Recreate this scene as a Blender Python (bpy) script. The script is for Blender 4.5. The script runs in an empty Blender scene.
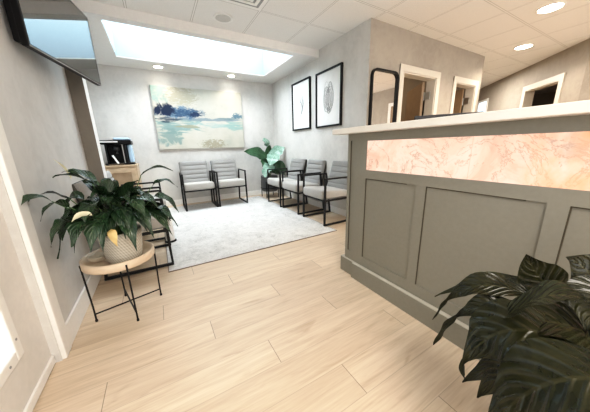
import bpy, bmesh, math, random
from mathutils import Vector, Matrix
C = bpy.context.scene.collection
PI = math.pi
EXPO = .64
random.seed(7)

# ------------------------------------------------------------------ node helpers
class NT:
    def __init__(self, name):
        self.m = bpy.data.materials.new(name); self.m.use_nodes = True
        self.t = self.m.node_tree; self.t.nodes.clear()
        self.out = self.t.nodes.new('ShaderNodeOutputMaterial')
        self.b = self.t.nodes.new('ShaderNodeBsdfPrincipled')
        self.t.links.new(self.b.outputs[0], self.out.inputs[0])
    def put(self, sock, v):
        if isinstance(v, bpy.types.NodeSocket): self.t.links.new(v, sock)
        elif isinstance(v, (tuple, list)) and len(v) == 3 and sock.type == 'RGBA': sock.default_value = (*v, 1)
        else: sock.default_value = v
    def math(self, op, a, b=None, c=None, clamp=False):
        n = self.t.nodes.new('ShaderNodeMath'); n.operation = op; n.use_clamp = clamp
        for i, v in enumerate((a, b, c)):
            if v is not None: self.put(n.inputs[i], v)
        return n.outputs[0]
    def pos(self): return self.t.nodes.new('ShaderNodeNewGeometry').outputs['Position']
    def obj(self): return self.t.nodes.new('ShaderNodeTexCoord').outputs['Object']
    def uv(self): return self.t.nodes.new('ShaderNodeTexCoord').outputs['UV']
    def sep(self, v):
        n = self.t.nodes.new('ShaderNodeSeparateXYZ'); self.put(n.inputs[0], v); return n.outputs
    def comb(self, x, y, z):
        n = self.t.nodes.new('ShaderNodeCombineXYZ')
        for i, v in enumerate((x, y, z)): self.put(n.inputs[i], v)
        return n.outputs[0]
    def scale(self, v, s, loc=(0, 0, 0)):
        n = self.t.nodes.new('ShaderNodeMapping'); self.put(n.inputs[0], v)
        n.inputs['Scale'].default_value = s; n.inputs['Location'].default_value = loc; return n.outputs[0]
    def noise(self, v, s, d=3, r=.5, dist=0):
        n = self.t.nodes.new('ShaderNodeTexNoise'); self.put(n.inputs['Vector'], v)
        n.inputs['Scale'].default_value = s; n.inputs['Detail'].default_value = d
        n.inputs['Roughness'].default_value = r; n.inputs['Distortion'].default_value = dist
        return n.outputs[0]
    def mix(self, f, a, b, mode='MIX'):
        n = self.t.nodes.new('ShaderNodeMix'); n.data_type = 'RGBA'; n.blend_type = mode
        self.put(n.inputs[0], f); self.put(n.inputs[6], a); self.put(n.inputs[7], b); return n.outputs[2]
    def ramp(self, f, stops):
        n = self.t.nodes.new('ShaderNodeValToRGB'); self.put(n.inputs[0], f)
        e = n.color_ramp.elements
        while len(e) < len(stops): e.new(.5)
        for el, (p, c) in zip(e, stops):
            el.position = p; el.color = (*c, 1) if not isinstance(c, float) else (c, c, c, 1)
        return n.outputs[0]
    def smooth(self, v, lo, hi):
        n = self.t.nodes.new('ShaderNodeMapRange'); n.interpolation_type = 'SMOOTHSTEP'
        self.put(n.inputs[0], v); n.inputs[1].default_value = lo; n.inputs[2].default_value = hi
        return n.outputs[0]
    def bump(self, h, strength=.2, dist=.01):
        n = self.t.nodes.new('ShaderNodeBump'); self.put(n.inputs['Height'], h)
        n.inputs['Strength'].default_value = strength; n.inputs['Distance'].default_value = dist
        self.t.links.new(n.outputs[0], self.b.inputs['Normal'])
    def set(self, **k):
        for a, v in k.items():
            a = {'color': 'Base Color', 'rough': 'Roughness', 'metal': 'Metallic', 'spec': 'Specular IOR Level', 'ecol': 'Emission Color',
                 'estr': 'Emission Strength', 'coat': 'Coat Weight', 'trans': 'Transmission Weight', 'coatr': 'Coat Roughness', 'ior': 'IOR', 'sheen': 'Sheen Weight', 'alpha': 'Alpha'}[a]
            self.put(self.b.inputs[a], v)
        return self

def lin(r, g, b):
    f = lambda c: (c/255/12.92) if c/255 <= .04045 else ((c/255+.055)/1.055)**2.4
    return (f(r), f(g), f(b))
MATS = {}
def plain(name, col, rough=.5, vary=.08, scale=30, bump=0, **k):
    n = NT(name)
    f = n.noise(n.obj(), scale, 3)
    dark = tuple(c*(1-vary) for c in col); lite = tuple(min(1, c*(1+vary)) for c in col)
    n.set(color=n.ramp(f, [(.3, dark), (.7, lite)]), rough=rough, **k)
    if bump: n.bump(f, bump, .004)
    MATS[name] = n.m; return n.m

def wall_mat(name, col, vary=.07):
    n = NT(name); p = n.pos()
    a = n.noise(n.scale(p, (1, 1, .6)), 2.2, 5, .62, .6); b = n.noise(p, 11, 4, .6, 1.0)
    f = n.math('ADD', n.math('MULTIPLY', a, .65), n.math('MULTIPLY', b, .35))
    n.set(color=n.ramp(f, [(.3, tuple(c*(1-vary*1.6) for c in col)), (.5, col), (.7, tuple(min(1, c*(1+vary)) for c in col))]), rough=.55, spec=.3)
    n.bump(n.noise(p, 26, 5, .6, .8), .12, .01); MATS[name] = n.m; return n.m

M_wall = wall_mat('plaster', (.62, .605, .58), .10)
M_wallL = wall_mat('plaster_left', (.62, .61, .595), .10)
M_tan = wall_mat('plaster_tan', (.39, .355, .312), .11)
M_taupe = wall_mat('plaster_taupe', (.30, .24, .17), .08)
M_pil = wall_mat('plaster_shaded', (.22, .20, .175), .06)  # pilaster's unlit face: shade put into the colour
M_white = plain('white_paint', (.83, .82, .80), .4, .02)
M_trim = plain('warm_trim_paint', (.66, .62, .56), .4, .02)
M_soffit = plain('soffit_paint', (.76, .75, .73), .6, .02)
M_doorw = plain('door_paint', (.72, .70, .67), .45, .03)
M_black = plain('black_metal', (.010, .010, .011), .42, .15, spec=.3)
M_blackp = plain('black_plastic', (.007, .007, .008), .4, .15, spec=.2)
M_desk = plain('desk_paint', (.25, .24, .205), .45, .03, 60, .02)
M_deskshade = plain('desk_shade_paint', (.075, .065, .045), .6, .05)  # dark paint standing in for shade at the panel edges
M_highlight = plain('desk_highlight_paint', (.50, .48, .42), .35, .03)  # lighter than the desk: painted highlight for the plinth top
M_counter = plain('counter_laminate', (.82, .79, .74), .32, .03, 12)
M_oak = plain('pale_oak', (.52, .40, .28), .45, .10, 14)
M_oakdark = plain('oak_panel_shaded', (.36, .265, .18), .5, .12, 14)  # darker than the frame: recess shade put into the colour
M_tray = plain('pale_ash', (.68, .55, .41), .45, .08, 10)
M_tan_door = plain('tan_door', (.30, .21, .13), .45, .08, 12)
M_steel = plain('steel', (.55, .55, .54), .3, .05, 20, metal=1.0)
M_grey = plain('grey_plastic', (.30, .30, .30), .5, .05)
M_darkgrey = plain('charcoal_plastic', (.05, .052, .058), .45, .05)
M_pot = plain('dark_pot', (.10, .10, .10), .55, .1)
M_paper = plain('paper', (.86, .86, .85), .7, .02)
M_bluep = plain('pale_blue', (.50, .68, .86), .25, .05)
M_ink = plain('grey_ink', (.30, .30, .30), .7, .3, 60)
M_soil = plain('soil', (.03, .022, .015), .9, .4, 60)
M_cream = plain('cream_ceramic', (.70, .63, .52), .5, .05)
M_stem = plain('stem_green', (.06, .12, .035), .5, .2)
M_stemdark = plain('stem_dark', (.02, .028, .010), .5, .2)
M_shell = plain('back_shell', (.055, .052, .045), .5, .1)
M_yellow = plain('yellow_leaf', (.62, .46, .20), .5, .15, 12)
M_spathe = plain('spathe', (.86, .82, .62), .5, .06, 12)
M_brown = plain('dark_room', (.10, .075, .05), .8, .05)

# chair cloth
def cloth(name, col):
    n = NT(name); o = n.obj()
    f = n.noise(o, 260, 2); g = n.noise(o, 9, 3)
    n.set(color=n.mix(n.math('MULTIPLY', g, .35), n.ramp(f, [(.3, tuple(c*.86 for c in col)), (.7, tuple(min(1, c*1.08) for c in col))]), tuple(c*.8 for c in col)), rough=.85, sheen=.2)
    n.bump(f, .15, .002); return n.m
M_seat = cloth('seat_cloth', (.45, .435, .41))
M_back = cloth('back_cloth', (.31, .305, .295))

# floor planks (rows along X)
def floor_mat():
    n = NT('oak_planks'); p = n.pos()
    x, y, z = n.sep(p)
    PW, PL = .157, 1.18
    ry = n.math('ADD', n.math('DIVIDE', n.math('SUBTRACT', y, .985), PW), 41.0)
    row = n.math('FLOOR', ry); fy = n.math('FRACT', ry)
    rx = n.math('ADD', n.math('DIVIDE', n.math('SUBTRACT', n.math('SUBTRACT', x, .374), n.math('MULTIPLY', n.math('SUBTRACT', row, 40.0), .47)), PL), 60.0)
    cell = n.math('FLOOR', rx); fx = n.math('FRACT', rx)
    wn = n.t.nodes.new('ShaderNodeTexWhiteNoise'); wn.noise_dimensions = '2D'; n.put(wn.inputs['Vector'], n.comb(row, cell, 0.0)); tone = wn.outputs['Value']
    ey = n.math('MULTIPLY', n.math('MINIMUM', fy, n.math('SUBTRACT', 1.0, fy)), PW); ex = n.math('MULTIPLY', n.math('MINIMUM', fx, n.math('SUBTRACT', 1.0, fx)), PL)
    mlong = n.math('MULTIPLY', n.math('SUBTRACT', 1.0, n.smooth(ey, .0004, .0018)), .45); mend = n.math('SUBTRACT', 1.0, n.smooth(ex, .0008, .0022))
    mort = n.math('MAXIMUM', mlong, mend)
    sh = n.math('MULTIPLY', tone, 37.0)
    gv = n.comb(n.math('ADD', n.math('MULTIPLY', x, 1.0), sh), n.math('MULTIPLY', y, 11.0), sh)
    g1 = n.noise(gv, 2.4, 6, .6, .8); g2 = n.noise(n.comb(n.math('MULTIPLY', x, 2.5), n.math('MULTIPLY', y, 60), sh), 2.0, 4, .6)
    knot = n.noise(n.comb(n.math('ADD', n.math('MULTIPLY', x, 1.4), sh), n.math('MULTIPLY', y, 5.0), sh), 1.7, 3, .5, 1.5)
    f = n.math('ADD', n.math('MULTIPLY', g1, .6), n.math('MULTIPLY', g2, .4))
    col = n.ramp(f, [(.24, (.45, .345, .24)), (.42, (.62, .50, .375)), (.56, (.71, .59, .46)), (.76, (.79, .68, .55))])
    col = n.mix(n.math('MULTIPLY', n.smooth(tone, .0, 1.0), .34), col, (.50, .39, .28))
    col = n.mix(n.math('MULTIPLY', n.smooth(knot, .60, .78), .45), col, (.40, .28, .17))
    col = n.mix(n.math('MULTIPLY', mort, .7), col, (.16, .11, .07))
    n.set(color=col, rough=n.ramp(g1, [(.3, .36), (.7, .48)]), spec=.4)
    n.bump(n.math('SUBTRACT', n.math('MULTIPLY', f, .25), mort), .15, .002)
    return n.m
M_floor = floor_mat()

def ceil_mat():
    n = NT('ceiling_tiles'); p = n.pos(); x, y, z = n.sep(p)
    def line(c, off):
        u = n.math('FRACT', n.math('ADD', n.math('DIVIDE', n.math('SUBTRACT', c, off), .588), 40.5))
        d = n.math('ABSOLUTE', n.math('SUBTRACT', u, .5))
        return d
    dx, dy = line(x, .53), line(y, 1.405)
    d = n.math('MINIMUM', dx, dy)
    bar = n.math('SUBTRACT', 1.0, n.smooth(d, .010, .014))
    edge = n.math('MULTIPLY', n.math('SUBTRACT', 1.0, n.smooth(d, .016, .022)), n.math('SUBTRACT', 1.0, bar))
    sp = n.noise(p, 160, 2); sp2 = n.noise(p, 3, 2)
    col = n.ramp(sp, [(.3, (.76, .75, .73)), (.6, (.84, .83, .81))])
    col = n.mix(n.math('MULTIPLY', sp2, .25), col, (.74, .73, .71))
    col = n.mix(bar, col, (.84, .83, .81)); col = n.mix(n.math('MULTIPLY', edge, .85), col, (.36, .34, .32))
    n.set(color=col, rough=.85, spec=.2); n.bump(n.math('SUBTRACT', sp, n.math('MULTIPLY', edge, 2)), .2, .003)
    return n.m
M_ceil = ceil_mat()

def rug_mat():
    n = NT('rug_pile'); p = n.pos()
    a = n.noise(p, 5.5, 6, .7, 1.2); b = n.noise(p, 75, 3, .7); c = n.noise(n.scale(p, (1, 3.5, 1)), 16, 4, .7, 2)
    f = n.math('ADD', n.math('MULTIPLY', a, .38), n.math('ADD', n.math('MULTIPLY', b, .32), n.math('MULTIPLY', c, .30)))
    n.set(color=n.ramp(f, [(.36, (.32, .32, .315)), (.46, (.54, .53, .515)), (.58, (.67, .66, .64))]), rough=.95, spec=.1)
    n.bump(b, .5, .006); return n.m
M_rug = rug_mat()
M_bind = plain('rug_binding', (.22, .17, .14), .9, .1)

def onyx_mat():
    n = NT('backlit_onyx'); p = n.pos()
    a = n.noise(p, 3.4, 7, .60, 1.2); v = n.noise(p, 4.2, 8, .66, 1.6); x, y, z = n.sep(p)
    base = n.ramp(a, [(.30, lin(226, 168, 146)), (.43, lin(240, 192, 172)), (.56, lin(246, 208, 192)), (.72, lin(236, 184, 160))])
    vein = n.math('ABSOLUTE', n.math('SUBTRACT', v, .5))
    base = n.mix(n.math('MULTIPLY', n.math('SUBTRACT', 1.0, n.smooth(vein, .0, .020)), .7), base, lin(150, 116, 98))
    ring = n.math('SINE', n.math('MULTIPLY', a, 70.0))
    base = n.mix(n.math('MULTIPLY', n.math('MULTIPLY', n.smooth(ring, .3, 1.0), n.smooth(n.noise(p, 2.6, 3), .5, .62)), .30), base, lin(190, 150, 128))
    blot = n.smooth(n.noise(p, 2.3, 6, .65, 1.4), .54, .70)
    base = n.mix(n.math('MULTIPLY', blot, .7), base, lin(178, 148, 130))
    warm = n.math('MULTIPLY', n.smooth(n.math('MULTIPLY', y, -1.0), -.50, -.20), n.smooth(n.noise(p, 4, 4, .6, .6), .38, .60))
    base = n.mix(n.math('MULTIPLY', warm, .8), base, lin(240, 160, 108))
    # a seam between two slabs
    seam = n.math('LESS_THAN', n.math('ABSOLUTE', n.math('SUBTRACT', y, .535)), .0015)
    base = n.mix(n.math('MULTIPLY', seam, .5), base, lin(190, 150, 125))
    n.set(color=(.2, .16, .13), ecol=base, estr=ONYX, rough=.25)
    return n.m
ONYX = .69
M_onyx = onyx_mat()

def leaf_mat(name, dark, lite, rib, rough=.35, veins=14, spec=.5, bump=.35):
    n = NT(name); u, v, _ = n.sep(n.uv()); o = n.obj()
    d = n.math('ABSOLUTE', n.math('SUBTRACT', u, .5))
    ph = n.math('MULTIPLY', n.math('SUBTRACT', v, n.math('MULTIPLY', d, .55)), veins*2*PI)
    vein = n.math('POWER', n.math('ADD', n.math('MULTIPLY', n.math('SINE', ph), .5), .5), 3.0)
    mid = n.math('SUBTRACT', 1.0, n.smooth(d, .012, .04))
    ns = n.noise(o, 14, 5, .65, .8)
    col = n.ramp(ns, [(.32, dark), (.68, lite)])
    col = n.mix(n.math('MULTIPLY', vein, .22), col, rib)
    col = n.mix(n.math('MULTIPLY', mid, .6), col, rib)
    n.set(color=col, rough=rough, spec=spec)
    n.bump(n.math('ADD', n.math('MULTIPLY', vein, .6), n.math('MULTIPLY', ns, .5)), bump, .004)
    return n.m
M_leaf = leaf_mat('peace_lily_leaf', (.009, .024, .011), (.028, .064, .026), (.05, .095, .04), .25, 8, .6, .6)
M_leafdark = leaf_mat('dark_glossy_leaf', (.006, .009, .003), (.030, .030, .010), (.050, .048, .020), .20, 9, .42, .75)
M_leafolive = leaf_mat('olive_glossy_leaf', (.014, .018, .008), (.060, .062, .028), (.085, .085, .042), .24, 9, .4, .9)
M_leafsheen = leaf_mat('sheen_leaf', (.09, .20, .14), (.32, .46, .38), (.42, .56, .47), .28, 9, .6, .2)  # glossy sheen of the leaves put into a pale base colour
M_leafmid = leaf_mat('mid_green_leaf', (.016, .048, .020), (.04, .10, .046), (.07, .15, .075), .35, 9)

def basket_mat():
    n = NT('woven_basket'); u, v, _ = n.sep(n.uv())
    w1 = n.math('SINE', n.math('MULTIPLY', n.math('ADD', u, n.math('MULTIPLY', v, .16)), 2*PI*46))
    w2 = n.math('SINE', n.math('MULTIPLY', v, 2*PI*11))
    f = n.math('ADD', n.math('MULTIPLY', w1, .35), n.math('ADD', n.math('MULTIPLY', w2, .12), .5))
    n.set(color=n.ramp(f, [(.1, (.42, .38, .31)), (.5, (.55, .51, .43)), (.9, (.64, .60, .53))]), rough=.8)
    n.bump(f, .25, .003); return n.m
M_basket = basket_mat()

def painting_mat():
    n = NT('abstract_seascape'); o = n.obj(); x, y, z = n.sep(o)
    u = n.math('ADD', n.math('DIVIDE', x, 1.50), .5); v = n.math('SUBTRACT', .5, n.math('DIVIDE', z, 1.01))
    nz = n.noise(o, 5, 8, .68, .8); nf = n.noise(n.scale(o, (1, 1, 2.2)), 14, 6, .7, 1.0); st = n.noise(n.scale(o, (1, 1, 7)), 3.2, 6, .65, .5)
    def blob(cu, cv, ru, rv, k=1.3, src=nz, lo=.05, hi=.75):
        a = n.math('POWER', n.math('DIVIDE', n.math('SUBTRACT', u, cu), ru), 2.0); b = n.math('POWER', n.math('DIVIDE', n.math('SUBTRACT', v, cv), rv), 2.0)
        e = n.math('SUBTRACT', 1.0, n.math('ADD', a, b))
        return n.smooth(n.math('ADD', e, n.math('MULTIPLY', n.math('SUBTRACT', src, .5), k*4.2)), lo, hi)
    col = n.ramp(n.noise(o, 3, 5, .6), [(.3, lin(214, 214, 204)), (.5, lin(232, 228, 216)), (.7, lin(238, 234, 224))])
    L = lambda m, c, s=1.0: n.mix(n.math('MULTIPLY', m, s), col, lin(*c))
    col = L(blob(.05, .10, .14, .2), (160, 200, 196), .7)
    col = L(blob(.30, .14, .20, .16, 1.4, nf), (198, 192, 172), .7)
    col = L(blob(.20, .62, .34, .14, 1.3, st), (150, 186, 186), .85)
    col = L(blob(.12, .80, .16, .16, 1.2, nz), (150, 182, 180), .8)
    col = L(blob(.70, .60, .45, .06, 1.2, st), (188, 214, 212), .8)
    col = L(blob(.90, .60, .18, .10, 1.2, st), (170, 205, 200), .7)
    col = L(blob(.55, .50, .5, .03, 1.0, st), (140, 165, 180), .8)
    col = L(blob(.27, .40, .30, .12, 1.1, nz), (128, 158, 184), .95)
    col = L(blob(.33, .40, .22, .085, 1.3, nf), (66, 98, 134), .9)
    col = L(blob(.10, .36, .13, .12, 1.0, nz), (34, 52, 84), 1.0)
    col = L(blob(.14, .52, .14, .05, 1.0, st), (44, 66, 96), .8)
    col = L(blob(.42, .42, .08, .045, .9, nf), (40, 62, 98), .9)
    col = L(blob(.94, .42, .09, .06, 1.1, nf), (110, 146, 166), .95)
    col = L(blob(.80, .47, .18, .018, .8, st), (130, 160, 170), .8)
    col = L(blob(.35, .62, .16, .035, 1.2, st), (190, 176, 140), .6)
    col = L(blob(.60, .93, .16, .12, 1.5, nf), (176, 168, 142), .75)
    col = L(blob(.52, .80, .30, .06, 1.3, st), (236, 232, 220), .8)
    col = n.mix(1.0, col, (.62, .62, .61), 'MULTIPLY')
    n.set(color=col, rough=.6, spec=.3); n.bump(nf, .2, .003); return n.m
M_painting = painting_mat()

def emit(name, col, s):
    n = NT(name); f = n.noise(n.obj(), 1.2, 2)
    n.set(color=(.5, .5, .5), ecol=n.mix(f, tuple(c*.97 for c in col), col), estr=s, rough=.4); return n.m
SKY = 9.0
M_well = plain('skylight_well_paint', (.26, .335, .37), .7, .02)
M_sky = emit('skylight_diffuser', (.86, .94, 1.0), SKY)
M_lamp = emit('lamp_lens', (1, .93, .82), 14)
M_pane = emit('bright_window_glass', (.60, .76, .88), .85)
n = NT('tv_glass'); n.set(color=n.ramp(n.noise(n.obj(), 3, 2), [(0, .004), (1, .006)]), rough=.02, spec=1.0, ior=2.35); M_screen = n.m
n = NT('mirror_glass'); n.set(color=n.ramp(n.noise(n.obj(), 2, 1), [(0, .86), (1, .9)]), metal=1.0, rough=.015); M_mirror = n.m
n = NT('picture_art_paper'); n.set(color=n.ramp(n.noise(n.obj(), 7, 5, .6), [(.3, (.76, .76, .75)), (.7, (.84, .84, .83))]), rough=.5); M_art = n.m

# ------------------------------------------------------------------ mesh helpers
def box(bm, x0, x1, y0, y1, z0, z1, bev=0, seg=2, mtx=None):
    r = bmesh.ops.create_cube(bm, size=1)
    vs = r['verts']
    for v in vs:
        v.co = Vector(((x0+x1)/2+v.co.x*(x1-x0), (y0+y1)/2+v.co.y*(y1-y0), (z0+z1)/2+v.co.z*(z1-z0)))
    if bev:
        es = list({e for v in vs for e in v.link_edges})
        rr = bmesh.ops.bevel(bm, geom=es, offset=bev, segments=seg, affect='EDGES', profile=.5)
        vs = list({v for f in rr['faces'] for v in f.verts} | {v for v in vs if v.is_valid})
    if mtx is not None:
        for v in vs: v.co = mtx @ v.co
    return vs
def tube(bm, pts, r, n=8, closed=False, square=False):
    pts = [Vector(p) for p in pts]; m = len(pts); rings = []
    rad = r if isinstance(r, (list, tuple)) else [r]*m
    for i, p in enumerate(pts):
        a = pts[i-1] if (i > 0 or closed) else None; b = pts[(i+1) % m] if (i < m-1 or closed) else None
        d1 = (p-a).normalized() if a is not None else None; d2 = (b-p).normalized() if b is not None else None
        t = ((d1+d2).normalized() if d1 is not None and d2 is not None else (d1 or d2))
        k = 1/max(.5, t.dot(d2 or d1))
        ref = Vector((0, 0, 1)) if abs(t.z) < .85 else Vector((1, 0, 0))
        if square and i and True: pass
        s = t.cross(ref).normalized(); w = s.cross(t).normalized()
        ring = []
        for j in range(n):
            an = 2*PI*(j+.5)/n
            ring.append(bm.verts.new(p+(s*math.cos(an)+w*math.sin(an))*rad[i]*(k if n == 4 else 1)))
        rings.append(ring)
    for i in range(m if closed else m-1):
        A, B = rings[i], rings[(i+1) % m]
        # match nearest start to avoid twist
        o = min(range(n), key=lambda q: sum((A[j].co-B[(j+q) % n].co).length for j in range(n)))
        for j in range(n):
            bm.faces.new((A[j], A[(j+1) % n], B[(j+1+o) % n], B[(j+o) % n]))
    if not closed:
        bm.faces.new(rings[0]); bm.faces.new(rings[-1])
def lathe(bm, prof, n=32, c=(0, 0, 0), uvl=None):
    c = Vector(c); rings = []
    for r, z in prof:
        rings.append([bm.verts.new(c+Vector((r*math.cos(2*PI*j/n), r*math.sin(2*PI*j/n), z))) for j in range(n)])
    for i in range(len(rings)-1):
        for j in range(n):
            f = bm.faces.new((rings[i][j], rings[i][(j+1) % n], rings[i+1][(j+1) % n], rings[i+1][j]))
            if uvl:
                for lp, (uu, vv) in zip(f.loops, ((j/n, i), ((j+1)/n, i), ((j+1)/n, i+1), (j/n, i+1))):
                    lp[uvl].uv = (uu, prof[vv][1]/.2)
    for ring in (rings[0], rings[-1]):
        if (ring[0].co-ring[n//2].co).length > 1e-5: bm.faces.new(ring)
def link(name, bm, mat, parent=None, smooth=False, mods=None):
    bmesh.ops.remove_doubles(bm, verts=bm.verts, dist=1e-6) if not smooth else None
    bmesh.ops.recalc_face_normals(bm, faces=bm.faces)
    me = bpy.data.meshes.new(name); bm.to_mesh(me); bm.free()
    me.materials.append(mat)
    if smooth:
        for p in me.polygons: p.use_smooth = True
    o = bpy.data.objects.new(name, me); C.objects.link(o)
    if parent is not None: o.parent = parent
    return o
def N(): return bmesh.new()
def bx(name, dims, mat, parent=None, bev=0, seg=2):
    bm = N(); box(bm, *dims, bev=bev, seg=seg); return link(name, bm, mat, parent)
def thing(name, label, cat, loc=(0, 0, 0), rz=0, group=None):
    o = bpy.data.objects.new(name, None); C.objects.link(o); o.location = loc; o.rotation_euler = (0, 0, rz)
    o.empty_display_size = .05
    return tag(o, label, cat, group)
def tag(o, label, cat, group=None):
    o['label'] = label; o['category'] = cat
    if group: o['group'] = group
    return o
def struct(o): o['kind'] = 'structure'; return o
def sbox(name, dims, mat, parent=None, bev=0):
    o = bx(name, dims, mat, parent, bev)
    return struct(o) if parent is None else o
def dup(root, loc, rz, label, group=None):
    r = root.copy(); C.objects.link(r); r.location = loc; r.rotation_euler = (0, 0, rz); r['label'] = label
    if group: r['group'] = group
    for ch in list(root.children):
        c = ch.copy(); C.objects.link(c); c.parent = r
        for g in list(ch.children):
            d = g.copy(); C.objects.link(d); d.parent = c
    return r

# ------------------------------------------------------------------ room shell
CZ, SZ = 2.345, 2.245            # ceiling, soffit underside
XL, XL2, XR, YB = -.55, -.74, 2.244, 4.77
sbox('floor', (-1.2, 10.2, -3.2, 6.2, -.06, 0), M_floor)
bm = N(); box(bm, -1.2, 10.2, -3.2, 3.13, CZ, CZ+.05); box(bm, 2.2, 10.2, 3.13, 6.2, CZ, CZ+.05)
struct(link('ceiling', bm, M_ceil))
# soffit with the skylight opening
hx0, hx1, hy0, hy1 = -.285, 1.876, 3.235, 4.31
bm = N()
for d in ((-1.0, 2.244, 3.13, hy0), (-1.0, 2.244, hy1, 4.8), (-1.0, hx0, hy0, hy1), (hx1, 2.244, hy0, hy1)):
    box(bm, d[0], d[1], d[2], d[3], SZ, CZ+.06)
struct(link('ceiling_soffit', bm, M_soffit))
wz = 2.85
w1 = thing('window_1', 'large rectangular skylight opening set in the lowered ceiling section', 'skylight', (0, 0, 0)); del w1['label']; del w1['category']; struct(w1)
bm = N()
box(bm, hx0-.03, hx0, hy0-.03, hy1+.03, CZ+.06, wz); box(bm, hx1, hx1+.03, hy0-.03, hy1+.03, CZ+.06, wz)
box(bm, hx0, hx1, hy0-.03, hy0, CZ+.06, wz); box(bm, hx0, hx1, hy1, hy1+.03, CZ+.06, wz)
e_ = .004
box(bm, hx0-.001, hx0+e_, hy0, hy1, SZ+.012, wz-.001); box(bm, hx1-e_, hx1+.001, hy0, hy1, SZ+.012, wz-.001)
box(bm, hx0, hx1, hy0-.001, hy0+e_, SZ+.012, wz-.001); box(bm, hx0, hx1, hy1-e_, hy1+.001, SZ+.012, wz-.001)
link('skylight_well', bm, M_well, w1)
link_bm = N(); box(link_bm, hx0-.03, hx1+.03, hy0-.03, hy1+.03, wz, wz+.02); link('skylight_pane', link_bm, M_sky, w1)

# left wall: behind the door, plain stretch, pilaster, recessed stretch
bm = N(); box(bm, -.75, XL, 1.40, 2.77, 0, CZ); box(bm, -.75, XL, -3.2, .30, 0, CZ); box(bm, -.75, XL, .30, 1.40, 2.08, CZ)
struct(link('wall_left', bm, M_wallL))
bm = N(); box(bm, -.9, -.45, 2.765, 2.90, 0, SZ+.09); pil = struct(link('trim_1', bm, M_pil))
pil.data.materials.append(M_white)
for p in pil.data.polygons:  # side facing +x painted light, other faces dark, as if lit from there
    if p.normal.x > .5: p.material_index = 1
sbox('wall_left.001', (-.90, XL2, 2.90, YB, 0, SZ), M_wall)
sbox('wall_back', (-.95, XR+.1, YB, YB+.1, 0, SZ), M_wall)
sbox('wall_right', (XR, XR+.1, 2.275, YB, 0, CZ), M_wall)
bm = N()
dz = 1.885
for a, b, z0, z1 in ((XR+.0, 2.855, 0, CZ), (2.855, 3.57, dz, CZ), (3.57, 4.09, 0, CZ), (4.09, 4.67, dz, CZ), (4.67, 4.85, 0, CZ)):
    box(bm, a, b, 2.155, 2.275, z0, z1)
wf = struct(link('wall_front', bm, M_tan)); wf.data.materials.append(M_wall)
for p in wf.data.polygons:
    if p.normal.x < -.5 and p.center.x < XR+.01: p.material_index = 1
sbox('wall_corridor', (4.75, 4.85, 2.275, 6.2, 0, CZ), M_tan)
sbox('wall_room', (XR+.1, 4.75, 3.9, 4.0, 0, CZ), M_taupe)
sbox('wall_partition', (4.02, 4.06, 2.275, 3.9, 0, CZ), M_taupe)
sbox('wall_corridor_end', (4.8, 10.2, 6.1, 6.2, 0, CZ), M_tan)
# angled wall at 45 degrees, far right
ang = thing('wall_far', '', ''); del ang['label']; del ang['category']; struct(ang)
ang.location = (5.375, 1.149, 0); ang.rotation_euler = (0, 0, PI/4)     # local +x runs away from the desk, local -y... +y faces the room
bm = N()
s0, s1 = .376, 1.17
for a, b, z0, z1 in ((-.10, s0, 0, CZ), (s0, s1, 1.905, CZ), (s1, 6.2, 0, CZ)): box(bm, a, b, -.12, 0, z0, z1)
link('wall_panel', bm, M_tan, ang)
bm = N(); box(bm, s0-.09, s0, 0, .016, 0, 1.995); box(bm, s1, s1+.09, 0, .016, 0, 1.995); box(bm, s0, s1, 0, .016, 1.905, 1.995)
box(bm, s0-.012, s0+.002, -.13, .001, 0, 1.905); box(bm, s1-.002, s1+.012, -.13, .001, 0, 1.905); box(bm, s0, s1, -.13, .001, 1.895, 1.907)
link('door_casing', bm, M_trim, ang)
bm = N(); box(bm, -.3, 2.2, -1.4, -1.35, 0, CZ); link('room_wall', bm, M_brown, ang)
bm = N(); box(bm, 2.62, 3.05, -.002, .006, 1.25, 1.98); wn = link('glass_pane', bm, M_pane, ang)
bm = N(); box(bm, 2.58, 2.62, 0, .02, 1.2, 2.03); box(bm, 3.05, 3.09, 0, .02, 1.2, 2.03); box(bm, 2.62, 3.05, 0, .02, 1.98, 2.03); box(bm, 2.62, 3.05, 0, .02, 1.2, 1.25)
link('window_frame', bm, M_white, ang)
sbox('wall_east', (5.30, 5.42, -3.2, 1.10, 0, CZ), M_tan)
bm = N(); box(bm, 5.285, 5.30, -.06, .02, 0, 2.0); box(bm, 5.285, 5.30, .78, .86, 0, 2.0); box(bm, 5.285, 5.30, .02, .78, 1.92, 2.0); struct(link('trim_5', bm, M_white))
sbox('door_4', (5.292, 5.30, .02, .78, .01, 1.92), M_tan_door)
sbox('wall_east.001', (10.1, 10.2, -3.2, 6.2, 0, CZ), M_tan)
sbox('wall_south', (5.3, 10.2, -3.2, -3.1, 0, CZ), M_tan)
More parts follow.
